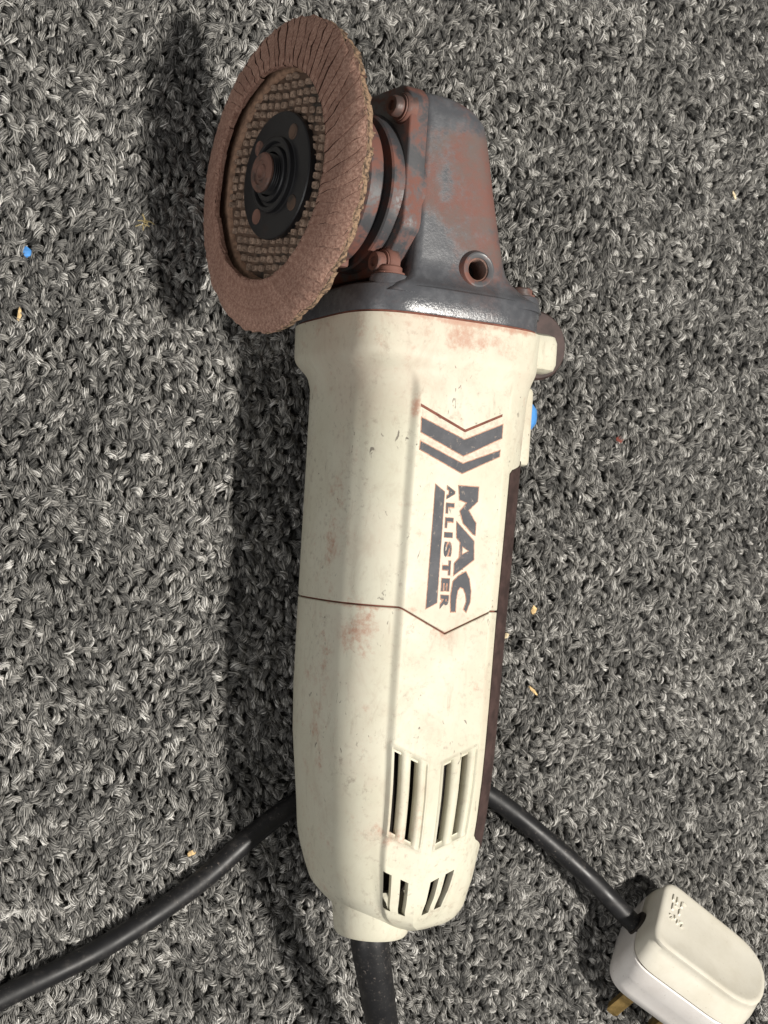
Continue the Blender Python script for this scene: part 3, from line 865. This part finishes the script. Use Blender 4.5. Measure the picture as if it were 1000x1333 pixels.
# flaps
NFL = 72
def flap_mesh(seed):
    r = np.random.default_rng(seed)
    nr, nt = 9, 5
    sp = 2 * pi / NFL
    rad = np.array([36.0, 36.4, 38, 41, 44, 47, 50, 51.9, 52.9]) + np.r_[r.normal(0, .25), 0, r.normal(0, .1, 5), r.normal(0, .2), r.normal(0, .38)]
    hgt = np.interp(rad, [35, 36.0, 36.5, 38, 44, 50, 51.9, 53.6], [69.2, 69.8, 70.2, 70.0, 69.0, 67.2, 66.4, 65.4])
    V = np.zeros((nr, nt, 3)); B = np.zeros((nr, nt, 3))
    for i in range(nr):
        for j in range(nt):
            t = j / (nt - 1)                       # 0 trailing (buried) .. 1 leading (proud)
            sl = -(rad[i] - 44) * .011             # flaps lie at a slant to the radius
            a = (t - .5) * sp * 2.1 + sl + (r.normal(0, .011) if j == nt - 1 else 0)
            hh = hgt[i] - .72 + .86 * t + (r.normal(0, .10))
            if j == nt - 1: hh -= .10 + abs(r.normal(0, .05))
            rr_ = rad[i] + (r.normal(0, .3) if i == nr - 1 else 0)
            V[i, j] = (-hh, rr_ * cos(a), rr_ * sin(a))
            drop = 2.9 if i >= nr - 1 else 1.7
            if i == nr - 1: drop += r.normal(0, .45)
            rb = rr_ - (.5 if i == nr - 1 else 0)
            B[i, j] = (-(hgt[i] - drop), rb * cos(a), rb * sin(a))
    n = nr * nt; P = np.concatenate([V.reshape(-1, 3), B.reshape(-1, 3)])
    F, fm = [], []
    id_ = lambda i, j: i * nt + j
    for i in range(nr - 1):
        for j in range(nt - 1): F.append((id_(i, j), id_(i + 1, j), id_(i + 1, j + 1), id_(i, j + 1))); fm.append(0)
    for i in range(nr - 1):
        F.append((id_(i, nt - 1), id_(i + 1, nt - 1), id_(i + 1, nt - 1) + n, id_(i, nt - 1) + n)); fm.append(2)
    for j in range(nt - 1):
        F.append((id_(nr - 1, j), id_(nr - 1, j) + n, id_(nr - 1, j + 1) + n, id_(nr - 1, j + 1))); fm.append(1)
        F.append((id_(0, j), id_(0, j + 1), id_(0, j + 1) + n, id_(0, j) + n)); fm.append(0)
    me = bpy.data.meshes.new("flap")
    me.from_pydata((P * MM).tolist(), [], F)
    me.materials.append(M['abr']); me.materials.append(M['cloth']); me.materials.append(M['flapside'])
    me.polygons.foreach_set("material_index", fm)
    me.polygons.foreach_set("use_smooth", [True] * len(F)); me.set_sharp_from_angle(angle=radians(40))
    return me
fmeshes = [flap_mesh(100 + k) for k in range(18)]
for k in range(NFL):
    o = link("flap", fmeshes[(k * 7) % 18], disc, Vector((0, DC_Y, 0)) * MM)
    o.rotation_euler = (2 * pi * k / NFL + rng.normal(0, .011), 0, 0)
# lock nut
def nut():
    # flange with four pin holes, hub and steps: radial grid with the holes punched
    n = 144; ths = np.linspace(0, 2 * pi, n, endpoint=False)
    V, F = lathe([(63.0, 20.5), (64.0, 21.6), (66.2, 21.8), (66.6, 21.5), (66.7, 20.9), (66.7, 13.4), (66.9, 13.0), (68.4, 12.8), (68.7, 12.3), (68.7, 11.2), (68.2, 10.9), (67.4, 10.7), (67.4, 9.6), (68.7, 9.3), (69.0, 8.9), (69.0, 7.6), (67, 7.2)], C0, AX, RF, n, cap=False)
    return V, F
V, F = nut(); nt_ = mk("lock_nut", V, F, M['nut'], grinder, sharp=25)
for k, a in enumerate((52, 137, 229, 318)):
    a = radians(a); p = (0, DC_Y + 16.6 * sin(a), 16.6 * cos(a))
    V, F = lathe([(66.72, 2.75), (67.0, 2.6), (66.95, 2.1), (66.76, 1.8), (66.74, .05)], p, AX, RF, 24, cap=True)
    mk("pin_hole", V, F, M['spindle'] if k in (1, 2) else M['holerim'], nt_)
prof_s = [(60, 7.0)]
for i in range(6): prof_s += [(66.5 + i * .8, 6.9), (66.9 + i * .8, 6.3)]
prof_s += [(71.2, 6.6), (71.3, .05)]
V, F = lathe(prof_s, C0, AX, RF, 48); spn = mk("spindle", V, F, M['nut'], grinder, sharp=28)
V, F = lathe([(70.9, 6.0), (71.2, 6.7), (71.9, 6.8), (72.5, 6.3), (72.7, 5.4), (72.6, 4.3), (72.0, 4.0), (72.0, 2.9), (72.5, 2.6), (72.5, 2.0), (71.6, 1.3), (71.4, .05)], C0, AX, RF, 48); mk("spindle_tip", V, F, M['spindle'], spn, sharp=28)

# ------------------------------------------------------------------ strain relief sleeve and power cord
Mgi = np.array(Mg)
def L2W(p): return (np.array(Rg) @ np.asarray(p, float)) + np.array([10.03, 69.61, 41.5])
s0 = L2W(HtoL(np.array([-9.0, -216.0, 7.5]))); s1 = L2W(HtoL(np.array([-9.0, -223.0, 7.5])))
def W2L(p): return np.array(Rg).T @ (np.asarray(p, float) - np.array([10.03, 69.61, 41.5]))
slv = [s0, s1, s1 + np.array([3.2, -13, -2.8]), s1 + np.array([9.5, -32, -10.0]), s1 + np.array([17, -52, -19])]
V, F = tube([W2L(p) for p in slv], [6.9, 6.9, 6.5, 5.9, 5.3], 28, 8)
mk("cord_sleeve", V, F, M['rubber'], grinder, sharp=50)
e = slv[-1]
# ------------------------------------------------------------------ plug
def plug():
    r_ = np.array(Mc.to_3x3().col[0]); u_ = np.array(Mc.to_3x3().col[1]); w_ = np.array(Mc.to_3x3().col[2])
    e1 = .79 * r_ - .613 * u_; e1 /= np.linalg.norm(e1)
    e3 = .53 * r_ + .684 * u_ + .5 * w_; e3 -= (e3 @ e1) * e1; e3 /= np.linalg.norm(e3)
    e2 = np.cross(e3, e1)
    m = Matrix((Vector(e1), Vector(e2), Vector(e3))).transposed().to_4x4()
    m.translation = Vector(PLUG_POS) * MM
    root = empty("mains_plug", m)
    tag(root, "ivory and white three pin mains plug tipped over on the carpet", "plug")
    def D(x0, x1, w0, w1, r0, r1, n=8):
        """rounded outline in (x along the cord axis, y across): width w0 at the cord end, w1 at the round far end"""
        pts = [(x0, -w0), (x1, -w1), (x1, w1), (x0, w0)]
        P = np.array(pts, float); out = []
        for i, rr_ in zip(range(4), (r0, r1, r1, r0)):
            a, b, c = P[i - 1], P[i], P[(i + 1) % 4]
            u = (a - b) / np.linalg.norm(a - b); w = (c - b) / np.linalg.norm(c - b)
            p0, p1 = b + u * rr_, b + w * rr_
            for k in range(n + 1):
                t = k / n; out.append((1 - t) ** 2 * p0 + 2 * t * (1 - t) * b + t * t * p1)
        return np.array(out)
    def ring(z, *a): q = D(*a); return np.concatenate([q, np.full((len(q), 1), z)], 1)
    # base shell (pin side), z from -14 to 0
    rb = [ring(-20.93, -25, 23, 18, 15.8, 10.5, 15.3), ring(-19.53, -26.5, 25.5, 20, 17.8, 11.5, 17.3), ring(-15.5, -27.5, 27, 21.5, 19.3, 11.5, 18.8), ring(-9.3, -28, 28.2, 22.6, 20.4, 11.5, 19), ring(-8.37, -28.3, 28.6, 23.1, 20.9, 11.5, 19), ring(-0.7, -28.6, 29, 23.6, 21.4, 11.5, 19), ring(-0.2, -28.2, 28.6, 23.2, 21, 11.5, 19)]
    V, F = loft(rb); base = mk("plug_base", V, F, M['plug_base'], root, sharp=40)
    V, F = loft([ring(-0.6, -27.6, 28, 22.6, 20.4, 11.5, 19), ring(0.6, -27.6, 28, 22.6, 20.4, 11.5, 19)]); mk("seam", V, F, M['rust'], base)
    # cover: rises steeply, pinched grip below the flat raised top
    rc = [ring(0.2, -28.2, 28.6, 23.2, 21, 11.5, 19), ring(0.7, -28.5, 29, 23.6, 21.4, 11.5, 19), ring(4.76, -28.3, 28.6, 22.6, 20.4, 10.5, 19), ring(8.16, -28, 27.8, 20.4, 18.4, 9.5, 17.9), ring(10.2, -27.8, 27.2, 19.4, 17.6, 9.5, 17.1),
          ring(11.15, -27.6, 27.2, 19.6, 18, 8.5, 17.5), ring(12.1, -27.2, 26.9, 19.5, 17.9, 8.5, 17.4), ring(12.65, -26.2, 26, 18.6, 17, 8, 16.5), ring(12.72, -25, 24.8, 17.4, 15.8, 7.5, 15.3), ring(12.24, -23.5, 23.5, 16, 14.4, 7.5, 13.9), ring(12.17, -10, 10, 6, 6, 3, 4)]
    V, F = loft(rc); cov_ = mk("plug_cover", V, F, M['plug_cover'], root, sharp=45)
    # dark mouth round the cord
    V, F = lathe([(-29.4, 5.2), (-28.0, 5.4), (-24, 5.4)], (0, -1.0, -.6), (1, 0, 0), (0, 1, 0), 28); mk("cord_entry", V, F, M['dark'], root)
    # worn raised strokes moulded on the top near the cord end
    parts = []
    strokes = [(-22, 11, 3.6, 90), (-20, 11, 3.6, 90), (-17.6, 10.3, 3.2, 90), (-16.6, 12.0, 1.8, 0), (-21.5, 5.5, 3.8, 90), (-19.6, 7.2, 2.2, 0), (-18.0, 5.5, 3.8, 90),
               (-21.5, 0, 1.6, 0), (-21.0, -1.5, 1.6, 60), (-19.5, .5, 2.0, 100), (-18.0, -1, 2.4, 90), (-16.6, .4, 1.6, 30), (-15.6, -1.6, 2.0, 80)]
    for x, y, l, a in strokes:
        l *= 1.45
        a = radians(a); dx, dy = cos(a) * l / 2, sin(a) * l / 2; nx_, ny_ = -sin(a) * .6, cos(a) * .6
        lo = np.array([(x - dx - nx_, y - dy - ny_, 11.9), (x + dx - nx_, y + dy - ny_, 11.9), (x + dx + nx_, y + dy + ny_, 11.9), (x - dx + nx_, y - dy + ny_, 11.9)])
        c = lo.mean(0); hi = c + (lo - c) * .6; hi[:, 2] = 12.85
        parts.append(loft([lo, hi], False, True))
    V, F = merge(parts); mk("moulded_mark", V, F, M['plug_cover'], cov_, smooth=False)
    # pins
    def pin(x, y, a, b, l):
        rr = []
        for z, k in ((-19, 1), (-20 - l + 1.6, 1), (-20 - l, .72)):
            rr.append(np.array([(x + sx * a * k, y + sy * b * k, z) for sx, sy in ((1, 1), (-1, 1), (-1, -1), (1, -1))]))
        V, F = loft(rr); mk("pin", V, F, M['brass'], root, smooth=False)
    pin(-12, -11.2, 2.6, 1.9, 17.5); pin(-12, 11.2, 2.6, 1.9, 17.5); pin(10, 0, 2.0, 4.0, 22)
    return root
PLUG_POS = (142.5, -186.5, 27.5)
plug_obj = plug()
bpy.context.view_layer.update()
def PQ(*p): return np.array(plug_obj.matrix_world @ (Vector(p) * MM)) / MM
path = [slv[-2], e, e + (5, -20, -8), e + (-6, -60, -14.5), e + (-60, -95, -15.2), e + (-135, -75, -15.2), (-215, -205, 4.0), (-172, -182, 4.0), (-135.3, -167.5, 4.0), (-100.4, -154.9, 4.2), (-66.3, -136.9, 4.4), (-42.3, -119.8, 4.3), (-25.4, -110.2, 4.0),
        (0, -102, 3.4), (25, -101, 3.2), (46, -107, 3.7), (61.7, -116.0, 4.6), (81.7, -131.6, 6), (102.0, -150.4, 11.5), PQ(-31, -1.4, -1.4), PQ(-25, -1.0, -1.0)]
path = [np.array(p, float) for p in path]
path[5] = np.array([-180, -250, 4.0]); path[4] = np.array([-90, -290, 4.0]); path[3] = np.array([0, -262, 4.5])
V, F = tube(path, 3.95, 20, 10)
cord = mk("power_cord", V, F, M['rubber'], None, sharp=60)
tag(cord, "black rubber power cord curving across carpet from tool tail to plug", "cord")


# ------------------------------------------------------------------ crumbs on the carpet
def crumb(name, p, size, mat, label, cat, rz=0.0, seed=0, flat=.5):
    r = np.random.default_rng(seed)
    bm = bmesh.new(); bmesh.ops.create_icosphere(bm, subdivisions=1, radius=1.0)
    V = np.array([v.co for v in bm.verts]) * (1 + r.normal(0, .16, (len(bm.verts), 1)))
    F = [tuple(v.index for v in f.verts) for f in bm.faces]; bm.free()
    V = V * np.array([size[0] / 2, size[1] / 2, size[2] / 2])
    c, s = cos(rz), sin(rz)
    V = np.stack([c * V[:, 0] - s * V[:, 1], s * V[:, 0] + c * V[:, 1], V[:, 2]], 1)
    o = mk(name, V, F, mat, None, smooth=False)
    o.location = Vector((p[0], p[1], p[2])) * MM
    tag(o, label, cat)
    return o
wood = simple("pale_wood_chip", (.62, .44, .22), .8, .3, var=.3, scale=800)
woodl = simple("bleached_wood_chip", (.70, .58, .38), .8, .3, var=.3, scale=800)
redc = simple("red_grit", (.20, .055, .04), .8, .3)
crumb("plastic_crumb", (-125.3, 90.9, -.15), (3.6, 4.4, 2.6), M['blue'], "tiny bright blue crumb on carpet near the left edge", "crumb", .4, 1)
crumb("wood_splinter", (-127.9, 68.7, -.15), (1.6, 5.6, 1.4), wood, "thin tan splinter just below the blue crumb", "splinter", -.15, 2)
crumb("wood_chip", (82.3, -40.7, -.15), (3.8, 3.6, 1.8), wood, "small tan chip right of the joint seam", "chip", .5, 3)
crumb("wood_chip", (69.1, -50.3, -.15), (3.0, 2.8, 1.8), woodl, "small pale chip close to the brown grip strip", "chip", .2, 4)
crumb("wood_splinter", (82.3, -73.9, -.15), (1.5, 6.2, 1.4), wood, "tan slanted splinter right of the tool's lower half", "splinter", .8, 5)
crumb("wood_chip", (-64.9, -125.3, -.15), (4.4, 2.0, 1.6), wood, "tan chip just above the left run of cord", "chip", .35, 6)
crumb("wood_splinter", (186.4, 140.4, -.15), (1.5, 5.2, 1.2), woodl, "pale straw splinter near the right edge above", "splinter", .45, 7)
crumb("grit_crumb", (124.7, 30.5, -.15), (4.0, 4.0, 2.6), redc, "dull red crumb of grit right of the blue switch", "crumb", .2, 8)
# straw tuft beside the disc shadow
parts = []
for k in range(9):
    a = rng.uniform(0, 2 * pi); l = rng.uniform(1.6, 3.6)
    p0 = np.array([rng.normal(0, .5), rng.normal(0, .8), 0]); p1 = p0 + np.array([cos(a) * l * .5, sin(a) * l * .5, .9]); p2 = p0 + np.array([cos(a) * l, sin(a) * l, .3])
    parts.append(tube([p0, p1, p2], .2, 5, 4))
V, F = merge(parts)
o = mk("straw_tuft", V, F, simple("dry_straw", (.42, .34, .17), .8, .3), None); o.location = Vector((-83.2, 104.8, 0.2)) * MM
tag(o, "small tuft of dry straw beside the shadow of the disc", "straw")

parts = []
for k in range(90):
    x, y = rng.uniform(-185, 290), rng.uniform(-280, 280); a = rng.uniform(0, 2 * pi); l = rng.uniform(1.2, 5.0) if k % 6 else rng.uniform(6, 14); bnd = rng.normal(0, .5)
    p = [np.array([x, y, rng.uniform(-.4, .3)])]
    for q in range(3):
        a += bnd * .6; p.append(p[-1] + np.array([cos(a) * l / 3, sin(a) * l / 3, rng.normal(0, .2)]))
    parts.append(tube(p, rng.uniform(.07, .15), 4, 3))
V, F = merge(parts)
o = mk("lint", V, F, simple("pale_lint", (.55, .53, .48), .8, .3, var=.4, scale=60), None)
tag(o, "stray pale lint fibres scattered over the carpet", None, None, "stuff")
